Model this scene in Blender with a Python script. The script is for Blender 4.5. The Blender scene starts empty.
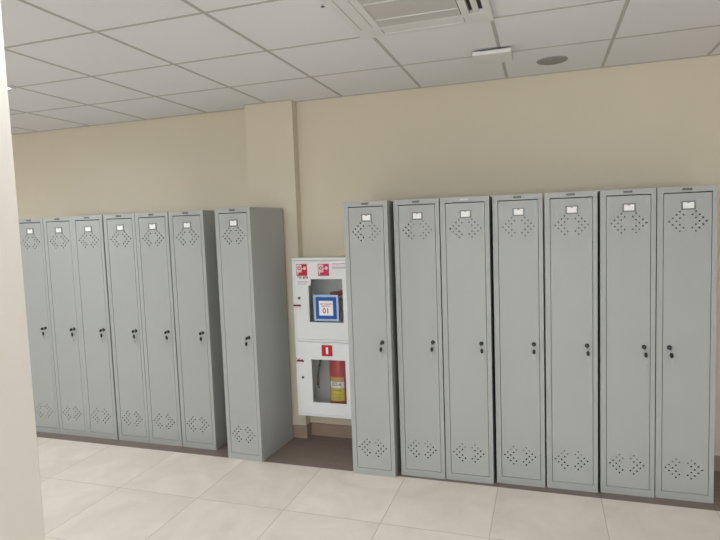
import bpy, bmesh, math, random
from math import pi, sin, cos
from mathutils import Vector, Matrix
random.seed(4)
S = bpy.context.scene
C = S.collection
H = 2.646            # ceiling height
GY = -0.568          # first ceiling grid line in front of the wall

# ------------------------------------------------------------------ materials
def lin(c):
    return tuple(((v/255)/12.92 if v/255 <= .04045 else ((v/255+.055)/1.055)**2.4) for v in c) + (1,)

def mat(name, rgb, rough=.5, metal=0, spec=.5, noise=0, nscale=8, bump=0, bscale=60, emit=0):
    m = bpy.data.materials.new(name); m.use_nodes = True
    nt = m.node_tree; b = nt.nodes['Principled BSDF']
    b.inputs['Base Color'].default_value = lin(rgb)
    b.inputs['Roughness'].default_value = rough
    b.inputs['Metallic'].default_value = metal
    b.inputs['Specular IOR Level'].default_value = spec
    if emit:
        b.inputs['Emission Color'].default_value = lin(rgb)
        b.inputs['Emission Strength'].default_value = emit
    tc = nt.nodes.new('ShaderNodeTexCoord')
    if noise:
        n = nt.nodes.new('ShaderNodeTexNoise'); n.inputs['Scale'].default_value = nscale
        n.inputs['Detail'].default_value = 5
        nt.links.new(tc.outputs['Object'], n.inputs['Vector'])
        mx = nt.nodes.new('ShaderNodeMix'); mx.data_type = 'RGBA'
        a = lin(rgb)
        mx.inputs['A'].default_value = tuple(v*(1-noise) for v in a[:3])+(1,)
        mx.inputs['B'].default_value = tuple(min(1, v*(1+noise)) for v in a[:3])+(1,)
        nt.links.new(n.outputs['Fac'], mx.inputs['Factor'])
        nt.links.new(mx.outputs['Result'], b.inputs['Base Color'])
    if bump:
        n = nt.nodes.new('ShaderNodeTexNoise'); n.inputs['Scale'].default_value = bscale
        n.inputs['Detail'].default_value = 4
        nt.links.new(tc.outputs['Object'], n.inputs['Vector'])
        bp = nt.nodes.new('ShaderNodeBump'); bp.inputs['Strength'].default_value = bump
        bp.inputs['Distance'].default_value = .002
        nt.links.new(n.outputs['Fac'], bp.inputs['Height'])
        nt.links.new(bp.outputs['Normal'], b.inputs['Normal'])
    return m

def tile_mat(name, rgb, grout, size, ox, oy, rough, vein, var, joint=.0035, grain=False):
    m = bpy.data.materials.new(name); m.use_nodes = True
    nt = m.node_tree; N = nt.nodes; L = nt.links; b = N['Principled BSDF']
    b.inputs['Roughness'].default_value = rough
    tc = N.new('ShaderNodeTexCoord'); sep = N.new('ShaderNodeSeparateXYZ'); L.new(tc.outputs['Object'], sep.inputs[0])
    def math_(op, a, bb=None, v=None):
        n = N.new('ShaderNodeMath'); n.operation = op
        L.new(a, n.inputs[0])
        if bb is not None: L.new(bb, n.inputs[1])
        if v is not None: n.inputs[1].default_value = v
        return n.outputs[0]
    us = []; cells = []
    for k, o in ((0, ox), (1, oy)):
        u = math_('DIVIDE', math_('SUBTRACT', sep.outputs[k], v=o), v=size)
        cells.append(math_('FLOOR', u))
        f = math_('FRACT', u)
        d = math_('ABSOLUTE', math_('SUBTRACT', f, v=.5))
        us.append(math_('GREATER_THAN', d, v=.5-joint/size/2))
    g = math_('MAXIMUM', us[0], us[1])
    cv = N.new('ShaderNodeCombineXYZ'); L.new(cells[0], cv.inputs[0]); L.new(cells[1], cv.inputs[1])
    wn = N.new('ShaderNodeTexWhiteNoise'); wn.noise_dimensions = '2D'; L.new(cv.outputs[0], wn.inputs['Vector'])
    mp = N.new('ShaderNodeMapping'); L.new(tc.outputs['Object'], mp.inputs[0])
    if grain: mp.inputs['Scale'].default_value = (2.2, 38, 1)
    ad = N.new('ShaderNodeVectorMath'); ad.operation = 'MULTIPLY_ADD'
    L.new(cv.outputs[0], ad.inputs[0]); ad.inputs[1].default_value = (3.7, 5.1, 0); L.new(mp.outputs[0], ad.inputs[2])
    n1 = N.new('ShaderNodeTexNoise'); n1.inputs['Scale'].default_value = 1 if grain else 3.2
    n1.inputs['Detail'].default_value = 8; n1.inputs['Roughness'].default_value = .62; n1.inputs['Distortion'].default_value = .6
    L.new(ad.outputs[0], n1.inputs['Vector'])
    mx = N.new('ShaderNodeMix'); mx.data_type = 'RGBA'
    a = lin(rgb)
    mx.inputs['A'].default_value = (a[0]*(1-vein), a[1]*(1-vein*1.1), a[2]*(1-vein*1.35), 1)
    mx.inputs['B'].default_value = tuple(min(1, v*(1+vein)) for v in a[:3])+(1,)
    cr = N.new('ShaderNodeMapRange'); cr.inputs[1].default_value = .3; cr.inputs[2].default_value = .7
    L.new(n1.outputs['Fac'], cr.inputs[0]); L.new(cr.outputs[0], mx.inputs['Factor'])
    hv = N.new('ShaderNodeHueSaturation'); L.new(mx.outputs['Result'], hv.inputs['Color'])
    vr = N.new('ShaderNodeMapRange'); vr.inputs[3].default_value = 1-var; vr.inputs[4].default_value = 1+var
    L.new(wn.outputs['Value'], vr.inputs[0]); L.new(vr.outputs[0], hv.inputs['Value'])
    m2 = N.new('ShaderNodeMix'); m2.data_type = 'RGBA'
    L.new(g, m2.inputs['Factor']); L.new(hv.outputs[0], m2.inputs['A']); m2.inputs['B'].default_value = lin(grout)
    L.new(m2.outputs['Result'], b.inputs['Base Color'])
    bp = N.new('ShaderNodeBump'); bp.invert = True; bp.inputs['Distance'].default_value = .0015; bp.inputs['Strength'].default_value = .5
    L.new(g, bp.inputs['Height']); L.new(bp.outputs['Normal'], b.inputs['Normal'])
    return m

M = {}
M['wall'] = mat('cream_wall_paint', (219, 210, 189), .85, spec=.2, noise=.02, nscale=1.5, bump=.15, bscale=90)
M['wall2'] = mat('off_white_wall_paint', (232, 231, 228), .85, spec=.2, noise=.02, nscale=1.5)
M['column'] = mat('pale_cream_column_paint', (228, 223, 213), .85, spec=.2, noise=.02, nscale=2, bump=.2, bscale=70)
M['tile'] = mat('ceiling_tile', (230, 231, 233), .95, spec=.1, noise=.03, nscale=300, bump=.2, bscale=260)
M['tbar'] = mat('ceiling_grid', (184, 182, 177), .6, spec=.3)
M['floor'] = tile_mat('beige_floor_tile', (234, 225, 213), (184, 173, 157), .6, -.06, -.515, .28, .085, .03)
M['border'] = tile_mat('brown_floor_tile', (128, 114, 106), (96, 84, 76), .6, -.06, -1.115+.6, .4, .16, .03, joint=.003, grain=True)
M['base'] = mat('brown_baseboard_tile', (166, 142, 124), .45, noise=.08, nscale=12)
M['paint'] = mat('grey_locker_paint', (173, 176, 173), .42, spec=.4, noise=.012, nscale=3, bump=.05, bscale=400)
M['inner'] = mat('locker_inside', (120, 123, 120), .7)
M['holder'] = mat('card_holder_grey', (128, 130, 127), .4, metal=.2)
M['card'] = mat('white_card', (250, 250, 247), .7)
M['badge'] = mat('dark_badge', (70, 68, 62), .4)
M['badge_hi'] = mat('badge_lettering', (150, 148, 140), .4)
M['badge_pale'] = mat('pale_badge', (205, 205, 200), .35)
M['black'] = mat('black_plastic', (22, 22, 23), .4)
M['steel'] = mat('key_steel', (185, 185, 182), .3, metal=.9)
M['white'] = mat('white_enamel', (232, 234, 234), .35, noise=.01, nscale=3)
M['white2'] = mat('white_plastic', (222, 223, 223), .45)
M['grey'] = mat('dark_grey_metal', (88, 88, 88), .5)
M['louver'] = mat('intake_grille_grey', (200, 198, 195), .6)
M['slot_shade'] = mat('dark_slot_shade', (58, 58, 56), .8)  # dark tone for the shade inside the outlet slots
M['spk'] = mat('speaker_mesh', (150, 150, 148), .7)
M['red'] = mat('fire_red', (190, 22, 40), .4)
M['pinkred'] = mat('faded_fire_red', (200, 40, 92), .4)
M['maroon'] = mat('maroon', (92, 10, 30), .5)
M['paper'] = mat('white_paper', (238, 234, 236), .7)
M['pinkpaper'] = mat('pinkish_paper', (238, 214, 218), .7)
M['palepink'] = mat('washed_pink', (236, 205, 208), .6)
M['blue'] = mat('sheet_blue', (16, 84, 165), .5)
M['ltblue'] = mat('sheet_light_blue', (170, 196, 228), .5)
M['txtred'] = mat('red_print', (186, 60, 66), .6)
M['txtgrey'] = mat('grey_print', (150, 132, 138), .6)
M['maroonred'] = mat('dark_red_wheel', (150, 22, 40), .4)
M['extred'] = mat('extinguisher_red', (196, 24, 28), .3)
M['yellow'] = mat('label_yellow', (226, 208, 40), .5)
M['gold'] = mat('label_gold', (214, 170, 90), .5)
M['print'] = mat('dark_print', (40, 50, 40), .6)
M['hose'] = mat('black_rubber', (30, 27, 27), .45)
M['canvas'] = mat('grey_canvas_hose', (150, 146, 138), .8, noise=.1, nscale=60)
M['led'] = mat('led_diffuser', (236, 241, 255), .6, emit=5)
gl = bpy.data.materials.new('window_glass'); gl.use_nodes = True
nt = gl.node_tree; nt.nodes.remove(nt.nodes['Principled BSDF'])
tr = nt.nodes.new('ShaderNodeBsdfTransparent'); tr.inputs[0].default_value = (.97, .975, .97, 1)
gs = nt.nodes.new('ShaderNodeBsdfGlossy'); gs.inputs['Roughness'].default_value = .03
fr = nt.nodes.new('ShaderNodeFresnel'); fr.inputs[0].default_value = 1.5
ms = nt.nodes.new('ShaderNodeMixShader')
nt.links.new(fr.outputs[0], ms.inputs[0]); nt.links.new(tr.outputs[0], ms.inputs[1]); nt.links.new(gs.outputs[0], ms.inputs[2])
nt.links.new(ms.outputs[0], nt.nodes['Material Output'].inputs[0])
M['glass'] = gl

# ------------------------------------------------------------------ mesh builder
class MB:
    def __init__(s): s.v = []; s.f = []; s.mi = []; s.mats = []; s.sm = []
    def idx(s, m):
        if m not in s.mats: s.mats.append(m)
        return s.mats.index(m)
    def add(s, vs, fs, m, smooth=False):
        o = len(s.v); s.v += [tuple(v) for v in vs]
        k = s.idx(m)
        for f in fs: s.f.append([i+o for i in f]); s.mi.append(k); s.sm.append(smooth)
        return s
    def box(s, x0, x1, y0, y1, z0, z1, m, mtx=None):
        vs = [Vector(p) for p in ((x0,y0,z0),(x1,y0,z0),(x1,y1,z0),(x0,y1,z0),(x0,y0,z1),(x1,y0,z1),(x1,y1,z1),(x0,y1,z1))]
        if mtx: vs = [mtx @ v for v in vs]
        return s.add(vs, [(0,3,2,1),(4,5,6,7),(0,1,5,4),(1,2,6,5),(2,3,7,6),(3,0,4,7)], m)
    def lathe(s, prof, m, mtx=None, n=24, smooth=True):
        vs = []
        for r, z in prof:
            for k in range(n):
                a = 2*pi*k/n; vs.append(Vector((r*cos(a), r*sin(a), z)))
        fs = [(j*n+k, j*n+(k+1) % n, (j+1)*n+(k+1) % n, (j+1)*n+k) for j in range(len(prof)-1) for k in range(n)]
        fs.append(tuple(reversed(range(n)))); fs.append(tuple((len(prof)-1)*n+k for k in range(n)))
        if mtx: vs = [mtx @ v for v in vs]
        return s.add(vs, fs, m, smooth)
    def tube(s, pts, r, m, n=10):
        pts = [Vector(p) for p in pts]; vs = []; up = Vector((0.13, .2, .97))
        for i, p in enumerate(pts):
            t = (pts[min(i+1, len(pts)-1)]-pts[max(i-1, 0)]).normalized()
            a = t.cross(up).normalized() if abs(t.dot(up)) < .98 else t.cross(Vector((1, 0, 0))).normalized()
            b = t.cross(a).normalized()
            for k in range(n):
                q = 2*pi*k/n; vs.append(p+a*r*cos(q)+b*r*sin(q))
        fs = [(j*n+k, j*n+(k+1) % n, (j+1)*n+(k+1) % n, (j+1)*n+k) for j in range(len(pts)-1) for k in range(n)]
        fs.append(tuple(reversed(range(n)))); fs.append(tuple((len(pts)-1)*n+k for k in range(n)))
        return s.add(vs, fs, m, True)
    def plate(s, rect, holes, y0, t, m):
        """sheet in the xz plane with real holes, from y0 to y0+t"""
        bm = bmesh.new(); loops = [[(rect[0], rect[2]), (rect[1], rect[2]), (rect[1], rect[3]), (rect[0], rect[3])]]+holes
        es = []
        for lp in loops:
            vv = [bm.verts.new((x, y0, z)) for x, z in lp]
            for i in range(len(vv)): es.append(bm.edges.new((vv[i], vv[(i+1) % len(vv)])))
        bmesh.ops.triangle_fill(bm, edges=es, use_beauty=True, use_dissolve=False)
        bm.verts.index_update()
        for f in bm.faces:
            f.normal_update()
            if f.normal.y > 0: f.normal_flip()
        base = [tuple(v.co) for v in bm.verts]; nV = len(base)
        fs = [tuple(v.index for v in f.verts) for f in bm.faces]
        sides = []
        for e in bm.edges:
            if len(e.link_faces) == 1:
                l = e.link_loops[0]; a, b = l.vert.index, l.link_loop_next.vert.index
                sides.append((b, a, a+nV, b+nV))
        back = [tuple(i+nV for i in reversed(f)) for f in fs]
        bm.free()
        return s.add(base+[(x, y+t, z) for x, y, z in base], fs+back+sides, m)
    def disc(s, cx, y, cz, r, m, n=16, t=.0004):
        return s.lathe([(r, 0), (r, t)], m, Matrix.Translation((cx, y, cz)) @ Matrix.Rotation(-pi/2, 4, 'X'), n, False)
    def text(s, txt, cx, y, cz, size, m, wrap=None, width=None):
        cu = bpy.data.curves.new('t', 'FONT'); cu.body = txt; cu.align_x = 'CENTER'; cu.align_y = 'CENTER'
        cu.size = size; cu.resolution_u = 3; cu.offset = size*.015
        ob = bpy.data.objects.new('t', cu); C.objects.link(ob)
        bpy.context.view_layer.update()
        me = bpy.data.meshes.new_from_object(ob.evaluated_get(bpy.context.evaluated_depsgraph_get()))
        sx = 1
        if width and len(me.vertices):
            xs = [v.co.x for v in me.vertices]; sx = width/(max(xs)-min(xs))
        vs = []
        for v in me.vertices:
            x = v.co.x*sx; z = v.co.y
            if wrap:
                r, ax, ay, a0 = wrap; a = a0+x/r
                vs.append((ax+r*sin(a), ay-r*cos(a), cz+z))
            else: vs.append((cx+x, y, cz+z))
        s.add(vs, [tuple(p.vertices) for p in me.polygons], m)
        bpy.data.objects.remove(ob); bpy.data.meshes.remove(me); bpy.data.curves.remove(cu)
        return s
    def build(s, name, parent=None, bevel=0, loc=None):
        me = bpy.data.meshes.new(name); me.from_pydata(s.v, [], s.f); me.update()
        for m in s.mats: me.materials.append(M[m])
        for p, k, q in zip(me.polygons, s.mi, s.sm): p.material_index = k; p.use_smooth = q
        o = bpy.data.objects.new(name, me); C.objects.link(o)
        if loc: 
            for v in me.vertices: v.co -= Vector(loc)
            o.location = loc
        if parent: o.parent = parent
        if bevel:
            b = o.modifiers.new('bevel', 'BEVEL'); b.width = bevel; b.segments = 2; b.limit_method = 'ANGLE'; b.angle_limit = math.radians(50)
        return o

def tag(o, label=None, cat=None, group=None, kind=None):
    if label: o['label'] = label
    if cat: o['category'] = cat
    if group: o['group'] = group
    if kind: o['kind'] = kind
    return o
def empty(name, loc, label=None, cat=None, group=None, rz=0):
    o = bpy.data.objects.new(name, None); C.objects.link(o); o.location = loc; o.rotation_euler = (0, 0, rz)
    o.empty_display_size = .1
    return tag(o, label, cat, group)
def copy_tree(o, parent=None):
    c = o.copy(); C.objects.link(c)
    if parent: c.parent = parent
    for ch in o.children: copy_tree(ch, c)
    return c
def struct(name, mb, bevel=0): return tag(mb.build(name, bevel=bevel), kind='structure')

# ------------------------------------------------------------------ room shell
X0, X1, YB = -3.6, 8.4, -7.2
struct('floor', MB().box(X0, X1, YB, -.515, -.1, 0, 'floor'))
struct('trim_1', MB().box(X0, X1, -.515, .25, -.1, 0, 'border'))
struct('ceiling', MB().box(X0, X1, YB, .25, H, H+.1, 'tile'))
g = MB()
k = math.ceil((X0-0)/.6)
while k*.6 < X1:
    g.box(k*.6-.009, k*.6+.009, YB, .1, H-.002, H+.001, 'tbar'); k += 1
j = 0
while GY-j*.6 > YB:
    g.box(X0, X1, GY-j*.6-.008, GY-j*.6+.008, H-.0018, H+.001, 'tbar'); j += 1
# wall angle running around the edge of the suspended ceiling
g.box(2.015, X1, .037, .055, H-.003, H+.001, 'tbar'); g.box(X0, 1.61, .072, .09, H-.003, H+.001, 'tbar')
g.box(1.61, 2.015, -.043, -.025, H-.003, H+.001, 'tbar')
struct('trim_2', g)
struct('wall_back', MB().box(X0, 1.8, .09, .25, 0, H, 'wall').box(1.8, X1, .055, .25, 0, H, 'wall').box(1.61, 2.015, -.025, .1, 0, H, 'wall'))
struct('wall_left', MB().box(X0-.12, X0, YB, .25, 0, H, 'wall2'))
struct('wall_right', MB().box(X1, X1+.12, YB, .25, 0, H, 'wall2'))
wf = MB()
WX0, WX1, WZ0, WZ1 = .6, 4.8, .85, 2.35      # unseen window added behind the camera for even frontal daylight
wf.box(X0, WX0, YB-.12, YB, 0, H, 'wall2').box(WX1, X1, YB-.12, YB, 0, H, 'wall2').box(WX0, WX1, YB-.12, YB, 0, WZ0, 'wall2').box(WX0, WX1, YB-.12, YB, WZ1, H, 'wall2')
struct('wall_front', wf)
wn = MB().plate((WX0, WX1, WZ0, WZ1), [[(WX0+.06+i*1.4, WZ0+.06), (WX0+1.34+i*1.4, WZ0+.06), (WX0+1.34+i*1.4, WZ1-.06), (WX0+.06+i*1.4, WZ1-.06)] for i in range(3)], YB-.09, .05, 'white2')
wn.box(WX0+.03, WX1-.03, YB-.07, YB-.064, WZ0+.03, WZ1-.03, 'glass')
struct('added_window_1', wn)
struct('baseboard_left', MB().box(X0, 1.61, .078, .09, 0, .1, 'base'), .002)
struct('baseboard_middle', MB().box(1.6, 2.027, -.037, -.025, 0, .1, 'base').box(2.015, 2.027, -.025, .055, 0, .1, 'base'), .002)
struct('baseboard_right', MB().box(2.027, X1, .043, .055, 0, .1, 'base'), .002)
tag(MB().box(2.03, 2.532, -3.5, -2.9, 0, H, 'column').build('column', bevel=.004),
    'pale cream square column close to the camera at the left edge', 'column')

# ------------------------------------------------------------------ lockers
LH = 1.83
def chevrons(cz, ox):
    out = []
    cols = [(0,), (-1, 1), (-2, 0, 2), (-3, -1, 1, 3), (-2, 2)]
    for sgn in (-1, 1):
        for i, rows in enumerate(cols):
            x = ox+sgn*(.094-.018*i)
            for r in rows:
                out.append([(x+.0052*cos(2*pi*q/8), cz+r*.0185+.0052*sin(2*pi*q/8)) for q in range(8)])
    return out

def make_locker(W, D, lock_left=False, pale=False):
    root = empty('locker', (0, 0, 0))
    w = W/2
    xa, xb, za, zb = -w+.032, w-.026, .044, 1.797        # door opening
    b = MB()
    b.plate((-w, w, 0, LH), [[(xa, za), (xb, za), (xb, zb), (xa, zb)]], 0, .014, 'paint')
    b.box(-w, -w+.003, .014, D, 0, LH, 'paint').box(w-.003, w, .014, D, 0, LH, 'paint')
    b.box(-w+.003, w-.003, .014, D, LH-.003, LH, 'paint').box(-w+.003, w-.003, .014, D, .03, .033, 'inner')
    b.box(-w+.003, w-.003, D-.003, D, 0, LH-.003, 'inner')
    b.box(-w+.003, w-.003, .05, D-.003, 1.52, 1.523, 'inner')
    b.build('body', root, .0012)
    pl = MB()
    if pale: pl.box(-.026, .026, -.0012, 0, LH-.021, LH-.010, 'badge_pale')  # plain pale plate without lettering marks
    else:
        pl.box(-.024, .024, -.0012, 0, LH-.022, LH-.010, 'badge')
        for i in range(6): pl.box(-.020+i*.007, -.0165+i*.007, -.0016, -.0011, LH-.0185, LH-.0135, 'badge_hi')
    o = pl.build('badge', root)
    if pale: tag(o, 'pale badge')
    gp = .0028
    da, db, dz0, dz1 = xa+gp, xb-gp, za+.003, zb-.0055
    d = MB()
    d.plate((da, db, dz0, dz1), chevrons(1.634, .005)+chevrons(.191, -.003), .0015, .0014, 'paint')
    for r in ((da, da+.0014, dz0, dz1), (db-.0014, db, dz0, dz1), (da, db, dz0, dz0+.0014), (da, db, dz1-.0014, dz1)):
        d.box(r[0], r[1], .0025, .020, r[2], r[3], 'paint')
    door = d.build('door', root)
    cx = (da+db)/2+.004
    MB().plate((cx-.036, cx+.036, 1.698, 1.748), [[(cx-.028, 1.706), (cx+.028, 1.706), (cx+.028, 1.742), (cx-.028, 1.742)]], -.0022, .0037, 'holder').build('card_holder', door)
    # card with a thumb notch at its top edge
    c = MB(); pts = [(cx-.0275, 1.7065), (cx+.0275, 1.7065), (cx+.0275, 1.7405)]
    pts += [(cx+.009*cos(a), 1.7405-.006*sin(a)) for a in [pi*q/8 for q in range(9)]]+[(cx-.0275, 1.7405)]
    n = len(pts)
    c.add([(x, -.0008, z) for x, z in pts]+[(x, .001, z) for x, z in pts],
          [tuple(range(n)), tuple(range(2*n-1, n-1, -1))]+[((i+1) % n, i, i+n, (i+1) % n+n) for i in range(n)], 'card')
    c.build('name_card', door)
    lx = (-w+.068) if lock_left else (w-.061)
    lz = .909
    F = Matrix.Translation((lx, .0015, lz)) @ Matrix.Rotation(pi/2, 4, 'X')
    l = MB().lathe([(.0125, 0), (.0125, .006), (.0105, .008), (.009, .008)], 'black', F, 20)
    l.lathe([(.0068, .006), (.0068, .0095)], 'grey', F, 16)
    # key in the lock: short blade and black bow
    l.box(lx-.001, lx+.001, -.026, -.007, lz-.0035, lz+.0035, 'steel')
    l.lathe([(.008, -.0018), (.0115, -.0012), (.0115, .0012), (.008, .0018)], 'black',
            Matrix.Translation((lx, -.033, lz)) @ Matrix.Rotation(pi/2, 4, 'Y') @ Matrix.Scale(1.15, 4, (0, 1, 0)), 16, False)
    l.build('lock', door)
    k = MB()
    ring = [(lx, -.033+.014*cos(a), lz-.012+.014*sin(a)) for a in [2*pi*q/16 for q in range(17)]]
    k.tube(ring, .0009, 'steel', 6)
    k.lathe([(.005, -.0024), (.0098, -.0018), (.0098, .0018), (.005, .0024)], 'black',
            Matrix.Translation((lx+.001, -.031, lz-.041)) @ Matrix.Rotation(pi/2, 4, 'X') @ Matrix.Scale(1.6, 4, (0, 1, 0)), 18, False)
    k.box(lx-.0035, lx+.0035, -.032, -.030, lz-.095, lz-.055, 'steel')
    k.box(lx+.0035, lx+.0052, -.032, -.030, lz-.091, lz-.081, 'steel').box(lx+.0035, lx+.005, -.032, -.030, lz-.077, lz-.071, 'steel')
    tag(k.build('key', door, loc=(lx, -.031, lz)), 'black headed spare key hanging from the lock')
    return root

LW = .3004
A_ = make_locker(LW, .475)
B_ = make_locker(.3025, .44)
Bp = make_locker(.3025, .44, pale=True)
Bl = make_locker(.3025, .44, lock_left=True)
left = [
 (-.248, 'tall grey metal locker farthest left, partly hidden by the pale foreground column'),
 (.0565, 'tall grey metal locker in the left row, second from the foreground column'),
 (.357, 'tall grey metal locker in the left row, third from the foreground column'),
 (.671, 'tall grey metal locker in the left row, fourth from the foreground column'),
 (.9743, 'tall grey metal locker, second from the right end of the left row'),
 (1.2838, 'grey metal locker at the right end of the left row, beside the lone locker'),
]
used = {}
def place(proto, loc, rz, label, group):
    r = proto if id(proto) not in used else copy_tree(proto)
    used[id(proto)] = 1
    r.location = loc; r.rotation_euler = (0, 0, rz)
    tag(r, label, 'locker', group)
    for d in r.children:
        for kk in d.children:
            if kk.name.startswith('key'): kk.rotation_euler = (0, random.uniform(-.16, .16), 0)
    return r
G1 = 'grey lockers in the left row'
G2 = 'grey lockers in the right row'
for x, lb in left: place(A_, (x, -.414, 0), 0, lb, G1)
s1 = place(A_, (1.7445, -.524, 0), -.048, 'lone grey metal locker against the pilaster, its whole right side showing', None)
s1.scale = (.96, 1, 1)
if 'group' in s1: del s1['group']
right = [
 (B_, 2.733, -.543, 'tall grey metal locker directly right of the white fire cabinet, set forward of its row'),
 (B_, 3.056, -.490, 'tall grey metal locker in the right row, second from the fire cabinet'),
 (Bp, 3.3605, -.484, 'tall grey metal locker with a pale badge, third from the fire cabinet'),
 (B_, 3.677, -.456, 'tall grey metal locker in the middle of the seven right of the fire cabinet'),
 (B_, 3.9815, -.450, 'tall grey metal locker in the right row, third from the right end'),
 (B_, 4.292, -.438, 'tall grey metal locker next to the last one at the right end'),
 (Bl, 4.5965, -.430, 'grey metal locker at the far right end, its lock on the left side'),
]
for pr, x, y, lb in right:
    r1 = place(pr, (x, y, 0), 0, lb, G2)
    if x < 2.8: r1.scale = (.975, 1, 1)

# ------------------------------------------------------------------ fire cabinet
fx0, fx1, fz0, fz1, fy0, fy1 = 2.036, 2.576, .248, 1.446, -.2, .055
fc = empty('fire_cabinet', (2.306, .055, .248), 'white wall mounted fire cabinet with two windowed doors, between the grey lockers', 'fire cabinet')
fo = Vector(fc.location)
def fb(mb, name, parent=fc, bevel=0, label=None):
    """build in world numbers, then hang on the cabinet"""
    o = mb.build(name, None, bevel)
    for v in o.data.vertices: v.co -= fo
    o.parent = parent
    if label: tag(o, label)
    return o
b = MB()
b.plate((fx0, fx1, fz0, fz1), [[(2.052, .264), (2.560, .264), (2.560, .820), (2.052, .820)], [(2.052, .838), (2.560, .838), (2.560, 1.430), (2.052, 1.430)]], fy0, .012, 'white')
b.box(fx0, fx0+.004, fy0+.012, fy1, fz0, fz1, 'white').box(fx1-.004, fx1, fy0+.012, fy1, fz0, fz1, 'white')
b.box(fx0+.004, fx1-.004, fy0+.012, fy1, fz1-.004, fz1, 'white').box(fx0+.004, fx1-.004, fy0+.012, fy1, fz0, fz0+.004, 'white')
b.box(fx0+.004, fx1-.004, fy1-.004, fy1, fz0+.004, fz1-.004, 'white').box(fx0+.004, fx1-.004, fy0+.012, fy1-.004, .826, .830, 'white')
b.box(fx0-.001, fx1, fy0-.003, fy0+.02, fz1, fz1+.004, 'white')
fb(b, 'body', bevel=.0015)
def door(z0, z1, win):
    d = MB(); x0, x1 = 2.0545, 2.5575
    d.plate((x0, x1, z0, z1), [[(win[0], win[2]), (win[1], win[2]), (win[1], win[3]), (win[0], win[3])]], fy0-.003, .003, 'white')
    for r in ((x0, x0+.002, z0, z1), (x1-.002, x1, z0, z1), (x0, x1, z0, z0+.002), (x0, x1, z1-.002, z1)):
        d.box(r[0], r[1], fy0, fy0+.016, r[2], r[3], 'white')
    for r in ((win[0]-.002, win[0], win[2], win[3]), (win[1], win[1]+.002, win[2], win[3]), (win[0], win[1], win[2]-.002, win[2]), (win[0], win[1], win[3], win[3]+.002)):
        d.box(r[0], r[1], fy0, fy0+.008, r[2], r[3], 'white')
    o = fb(d, 'door', bevel=.0006)
    fb(MB().box(win[0]-.012, win[1]+.012, fy0+.0085, fy0+.0115, win[2]-.012, win[3]+.012, 'glass'), 'window_pane', o)
    return o
YF = fy0-.0035
U = door(.8405, 1.4275, (2.163, 2.433, .969, 1.291))
Lo = door(.2665, .8175, (2.163, 2.433, .358, .687))
def lockb(x, z, par):
    F = Matrix.Translation((x, fy0-.002, z)) @ Matrix.Rotation(pi/2, 4, 'X')
    fb(MB().lathe([(.011, 0), (.011, .004), (.009, .006)], 'holder', F, 18).lathe([(.0065, .005), (.0065, .007)], 'grey', F, 14).box(x-.0008, x+.0008, fy0-.0095, fy0-.0085, z-.005, z+.005, 'black'), 'lock', par)
lockb(2.086, 1.150, U); lockb(2.089, .546, Lo)
# upper door: white sheet with the hose symbol
def hose_sign(mb, cx, cz, s, red):
    h = s/2
    mb.box(cx-h, cx+h, YF-.0008, YF, cz-h, cz+h, red)
    y = YF-.0014
    mb.box(cx-h*.92, cx-h*.02, y, y+.0005, cz-h*.42, cz+h*.92, 'palepink')      # cabinet of the pictogram
    mb.box(cx-h*.86, cx-h*.62, y, y+.0005, cz-h*.8, cz-h*.42, 'palepink')
    mb.disc(cx-h*.45, y-.0004, cz+h*.3, h*.3, red, 18)
    mb.disc(cx-h*.45, y-.0009, cz+h*.3, h*.16, 'palepink', 14)
    mb.box(cx-h*.05, cx+h*.22, y, y+.0005, cz+h*.12, cz+h*.3, 'palepink')
    fl = [(.5, -.05), (.78, .1), (.82, .35), (.68, .62), (.6, .42), (.48, .7), (.3, .4), (.28, .12)]
    mb.add([(cx+a*h, y, cz+b_*h) for a, b_ in fl], [tuple(range(8))], 'palepink')
sh = MB().box(2.062, 2.186, YF-.0004, YF+.0004, 1.243, 1.421, 'paper')
hose_sign(sh, 2.1165, 1.361, .088, 'red')
sh.text('ПК №8', 2.122, YF-.0008, 1.303, .027, 'maroon', width=.082)
sh.box(2.075, 2.165, YF-.0007, YF-.0003, 1.273, 1.2755, 'txtgrey').box(2.078, 2.158, YF-.0007, YF-.0003, 1.262, 1.2645, 'txtgrey').box(2.08, 2.15, YF-.0007, YF-.0003, 1.252, 1.254, 'txtgrey')
fb(sh, 'sign', U, label='white sheet with red hose symbol and lettering')
s2 = MB(); hose_sign(s2, 2.290, 1.360, .088, 'pinkred')
fb(s2, 'sign', U, label='faded pinkish red hose symbol')
t = MB().box(2.352, 2.50, YF-.0004, YF+.0004, 1.362, 1.414, 'paper')
t.box(2.358, 2.49, YF-.0008, YF-.0003, 1.400, 1.405, 'txtgrey').box(2.358, 2.485, YF-.0008, YF-.0003, 1.386, 1.3885, 'txtgrey').box(2.358, 2.49, YF-.0008, YF-.0003, 1.370, 1.376, 'txtgrey')
fb(t, 'sticker', U, label='white sticker with rows of small grey print')
# framed emergency number sheet on the glass
YS = fy0+.0075
n1 = MB().box(2.195, 2.393, YS-.0005, YS+.0005, .979, 1.174, 'ltblue').box(2.213, 2.377, YS-.001, YS-.0005, .994, 1.157, 'blue')
n1.box(2.237, 2.351, YS-.0014, YS-.001, 1.017, 1.131, 'ltblue').box(2.241, 2.347, YS-.0018, YS-.0014, 1.021, 1.127, 'card')
n1.text('ПРИ ПОЖАРЕ', 2.294, YS-.0021, 1.104, .016, 'txtred', width=.09).text('ЗВОНИТЬ', 2.294, YS-.0021, 1.088, .014, 'txtred', width=.07)
n1.text('01', 2.294, YS-.0021, 1.053, .056, 'txtred')
fb(n1, 'sheet', U, label='blue bordered sheet with the red number 01')
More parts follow.
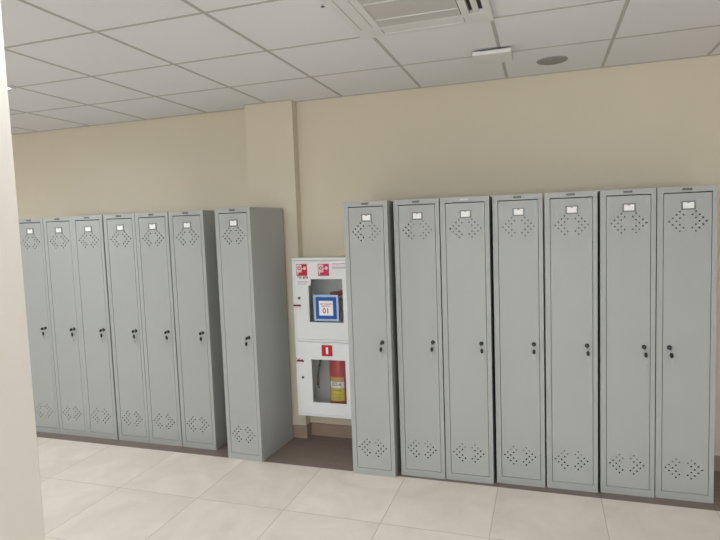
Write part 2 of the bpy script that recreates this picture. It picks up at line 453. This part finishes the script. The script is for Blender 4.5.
# maroon seals bridging door edge
sl = MB().box(2.037, 2.100, YF-.0006, YF+.0003, 1.072, 1.104, 'pinkpaper').box(2.036, 2.098, YF-.0012, YF-.0006, 1.088, 1.100, 'maroon')
fb(sl, 'seal', U, label='maroon paper seal')
s3 = MB().box(2.040, 2.104, YF-.0006, YF+.0003, .652, .692, 'pinkpaper').box(2.042, 2.102, YF-.0012, YF-.0006, .666, .677, 'maroon')
s3.disc(2.062, YF-.0012, .677, .007, 'maroon').disc(2.086, YF-.0012, .677, .007, 'maroon').box(2.040, 2.044, YF-.0012, YF-.0006, .685, .694, 'maroon').box(2.060, 2.070, YF-.0012, YF-.0006, .687, .690, 'maroon')
fb(s3, 'seal', Lo, label='maroon paper seal with a wavy top')
e = MB().box(2.250, 2.335, YF-.0006, YF+.0003, .716, .799, 'red').box(2.284, 2.302, YF-.0012, YF-.0006, .732, .783, 'card')
fb(e, 'sign', Lo, label='red square sign with a white bar')

# extinguisher in the lower compartment
ex, ey, ez, er = 2.345, -.092, .2525, .078
r = empty('fire_extinguisher', (ex, ey, ez), 'red fire extinguisher with yellow label behind the lower window of the fire cabinet', 'fire extinguisher')
MB().lathe([(er-.012, 0), (er, .01), (er, .40), (er*.93, .435), (er*.7, .462), (.026, .478), (.02, .492)], 'extred', None, 40).build('cylinder', r)
lb = MB()
def band(z0, z1, m, a0=-.78, a1=.62, rr=er+.0006, n=22):
    vs = []
    for i in range(n+1):
        a = a0+(a1-a0)*i/n
        for z in (z0, z1): vs.append((rr*sin(a), -rr*cos(a), z))
    lb.add(vs, [(2*i, 2*i+2, 2*i+3, 2*i+1) for i in range(n)], m, True)
band(.116, .215, 'yellow', -.84, .74); band(.215, .263, 'card', -.84, .74); band(.267, .297, 'gold', -.84, .74)
for z, sz, wd, mm, tx in ((.240, .036, .075, 'print', 'ОП-4'), (.196, .016, .078, 'print', 'ОГНЕТУШИТЕЛЬ')):
    lb.text(tx, 0, 0, z, sz, mm, wrap=(er+.0012, 0, 0, -.05), width=wd)
for i in range(4): band(.130+i*.012, .1318+i*.012, 'print', -.6, .4, er+.001)
lb.build('label', r)
hd = MB().lathe([(.018, .49), (.018, .515), (.012, .52)], 'steel', None, 18)
hd.box(-.012, .012, -.075, .02, .520, .526, 'black', ).box(-.012, .012, -.085, .02, .541, .546, 'black').box(-.008, .008, .005, .02, .515, .546, 'black')
hd.build('valve', r)
MB().tube([(-.012, 0, .503), (-.05, -.012, .508), (-.09, -.022, .49), (-.122, -.028, .455), (-.145, -.028, .405), (-.159, -.028, .345), (-.168, -.028, .285), (-.171, -.028, .235), (-.172, -.028, .19)], .0105, 'hose', 12).build('hose', r)

# hose reel and valve in the upper compartment
r = empty('fire_hose_reel', (2.30, -.06, .8305), 'rolled grey canvas fire hose behind the blue sheet in the upper cabinet window', 'fire hose')
hz = .178
h = MB(); pts = []
for i in range(0, 5*24+1):
    a = 2*pi*i/24; rad = .035+.022*i/24
    pts.append((rad*cos(a), 0, hz+rad*sin(a)))
vs = []
for p in pts:
    for dy, dr in ((-.03, -.007), (.03, -.007), (.03, .007), (-.03, .007)):
        v = Vector((p[0], 0, p[2]-hz)); u = v.normalized(); q = v+u*dr
        vs.append((q.x, dy, q.z+hz))
fs = [(4*i+k, 4*i+(k+1) % 4, 4*i+4+(k+1) % 4, 4*i+4+k) for i in range(len(pts)-1) for k in range(4)]+[(3, 2, 1, 0), tuple(len(vs)-4+k for k in range(4))]
h.add(vs, fs, 'canvas'); h.build('rolled_hose', r)
MB().lathe([(.03, -.034), (.03, .034)], 'red', Matrix.Translation((0, 0, hz)) @ Matrix.Rotation(pi/2, 4, 'X'), 20).build('hub', r)
r = empty('fire_hydrant_valve', (2.43, -.025, 1.21), 'red hydrant valve seen above the blue sheet in the upper cabinet window', 'valve')
v = MB().tube([(.1, .0, -.03), (-.02, 0, -.03)], .022, 'red', 16).tube([(-.02, .0, -.03), (-.055, -.03, -.035), (-.08, -.08, -.045), (-.08, -.08, -.055)], .019, 'red', 14)
v.build('pipe', r)
RW = Matrix.Translation((-.08, -.08, -.033))
w = MB().tube([RW @ Vector((.042*cos(2*pi*q/24), .042*sin(2*pi*q/24), 0)) for q in range(25)], .009, 'maroonred', 10)
for q in range(3): w.box(-.042, .042, -.005, .005, -.004, .004, 'maroonred', RW @ Matrix.Rotation(q*pi/3, 4, 'Z'))
w.tube([RW @ Vector((0, 0, .006)), (-.08, -.08, -.07)], .006, 'steel', 8)
w.build('handwheel', r)

# ------------------------------------------------------------------ ceiling fittings
# LED panels in the grid; all but the first added to light the room
def led():
    r = empty('ceiling_light', (0, 0, 0))
    MB().plate((-.297, .297, -.297, .297), [[(-.28, -.28), (.28, -.28), (.28, .28), (-.28, .28)]], -.012, .011, 'white2').build('frame', r).rotation_euler = (pi/2, 0, 0)
    d = MB().box(-.281, .281, -.281, .281, -.009, -.004, 'led').build('diffuser', r)
    la = bpy.data.lights.new('lamp', 'AREA'); la.shape = 'SQUARE'; la.size = .55; la.energy = 11; la.color = (.93, .96, 1); la.spread = math.radians(160)
    lo = bpy.data.objects.new('lamp', la); C.objects.link(lo); lo.parent = r; lo.location = (0, 0, -.0115)
    return r
r0 = led()
spots = [(.3, -1.468), (-2.1, -1.468), (.3, -3.868), (2.7, -2.668), (3.3, -5.068), (5.7, -3.868), (3.3, -6.268), (.3, -6.268), (6.3, -6.268)]
for i, (x, y) in enumerate(spots):
    o = r0 if i == 0 else copy_tree(r0)
    o.location = (x, y, H-.001)
    tag(o, 'bright square ceiling light just past the foreground column' if i == 0 else 'square white ceiling light added outside the picture to brighten the room', 'ceiling light', 'square ceiling lights')

# four-way air conditioner
ac = empty('air_conditioner', (3.285, -1.525, H), 'white square ceiling air conditioner with grey intake grille and slotted edges', 'air conditioner')
def slot(cx, cy, hx, hy): return [(cx-hx, cy-hy), (cx+hx, cy-hy), (cx+hx, cy+hy), (cx-hx, cy+hy)]
p = MB().plate((-.328, .328, -.328, .328), [slot(0, 0, .195, .195), slot(.262, 0, .032, .2), slot(-.262, 0, .032, .2), slot(0, .262, .2, .032), slot(0, -.262, .2, .032)], -.024, .021, 'white2')
o = p.build('panel', ac, .002); o.rotation_euler = (pi/2, 0, 0); o.location = (0, 0, 0)
o.scale = (1, 1, 1)
MB().box(-.3, .3, -.3, .3, -.003, -.0005, 'slot_shade').build('duct_shade', ac)  # flat dark sheet, shade behind the slots put into its colour
g = MB()
for i in range(30):
    y = -.19+.38*i/29
    g.box(-.193, .193, y-.0052, y+.0052, -.023, -.018, 'louver')
g.box(-.193, .193, -.193, .193, -.014, -.012, 'louver')
for i in (-.193, .187): g.box(i, i+.006, -.193, .193, -.0245, -.012, 'louver')
g.box(-.193, .193, .098, .104, -.026, -.012, 'white2').box(-.193, .193, -.104, -.098, -.026, -.012, 'white2')
g.build('grille', ac)
for ang, op in ((0, 1), (pi/2, 0), (pi, 0), (3*pi/2, 0)):
    R = Matrix.Rotation(ang, 4, 'Z')
    v = MB()
    if op: v.box(-.013, .013, -.198, .198, -.002, .002, 'white2', R @ Matrix.Translation((.262, 0, -.019)) @ Matrix.Rotation(-.25, 4, 'Y'))
    else: v.box(-.029, .029, -.197, .197, -.0015, .0015, 'white2', R @ Matrix.Translation((.262, 0, -.021)))
    v.build('vane', ac)

# box fixed under the ceiling
ap = empty('access_point', (3.560, -.600, H-.004), 'flat white box hanging under the ceiling between the air conditioner and the wall', 'access point')
MB().box(-.108, .108, -.105, .105, -.034, -.010, 'white2').build('housing', ap, .006)
MB().box(-.07, .07, -.07, .07, -.010, 0, 'grey').build('mount', ap)
# round speaker
sp = empty('ceiling_speaker', (3.887, -.268, H), 'round grey speaker set in the ceiling close to the wall', 'speaker')
MB().lathe([(.088, -.004), (.092, -.002), (.092, 0)], 'spk', None, 36).build('rim', sp)
MB().lathe([(.074, -.0075), (.078, -.004)], 'spk', None, 32).build('mesh_cover', sp)
# sprinkler
sk = empty('sprinkler', (2.925, -1.66, H), 'tiny white sprinkler head on the ceiling beside the air conditioner', 'sprinkler')
MB().lathe([(.008, -.006), (.014, -.004), (.018, 0)], 'white2', None, 20).build('escutcheon', sk)
MB().lathe([(.004, -.016), (.004, -.005)], 'steel', None, 10).lathe([(.009, -.018), (.009, -.016)], 'grey', None, 14).build('head', sk)

# ------------------------------------------------------------------ camera, world, view
cam = bpy.data.cameras.new('camera'); co = bpy.data.objects.new('camera', cam); C.objects.link(co)
P_ = (3.8306, -4.0212, 1.6782); yaw, pitch, roll, f = .3183, -.0799, -.0357, 561.52
F = Vector((-sin(yaw)*cos(pitch), cos(yaw)*cos(pitch), sin(pitch))); R = Vector((cos(yaw), sin(yaw), 0)); U_ = R.cross(F)
R2 = cos(roll)*R+sin(roll)*U_; U2 = -sin(roll)*R+cos(roll)*U_
mw = Matrix((R2, U2, -F)).transposed().to_4x4(); mw.translation = P_
co.matrix_world = mw
cam.sensor_width = 36; cam.sensor_fit = 'HORIZONTAL'; cam.lens = f/720*36; cam.clip_start = .05
S.camera = co
w = bpy.data.worlds.new('world'); S.world = w; w.use_nodes = True
w.node_tree.nodes['Background'].inputs[0].default_value = (.93, .96, 1, 1); w.node_tree.nodes['Background'].inputs[1].default_value = 8
pd = bpy.data.lights.new('added_window_portal', 'AREA'); pd.shape = 'RECTANGLE'; pd.size = WX1-WX0; pd.size_y = WZ1-WZ0; pd.cycles.is_portal = True  # guides sky light in through the added window
po = bpy.data.objects.new('added_window_portal', pd); C.objects.link(po); po.location = ((WX0+WX1)/2, YB-.13, (WZ0+WZ1)/2); po.rotation_euler = (pi/2, 0, 0)
vs_ = S.view_settings; vs_.view_transform = 'Standard'; vs_.look = 'None'; vs_.gamma = 1; vs_.use_curve_mapping = False
vs_.exposure = 0
S.cycles.max_bounces = 10; S.cycles.diffuse_bounces = 6
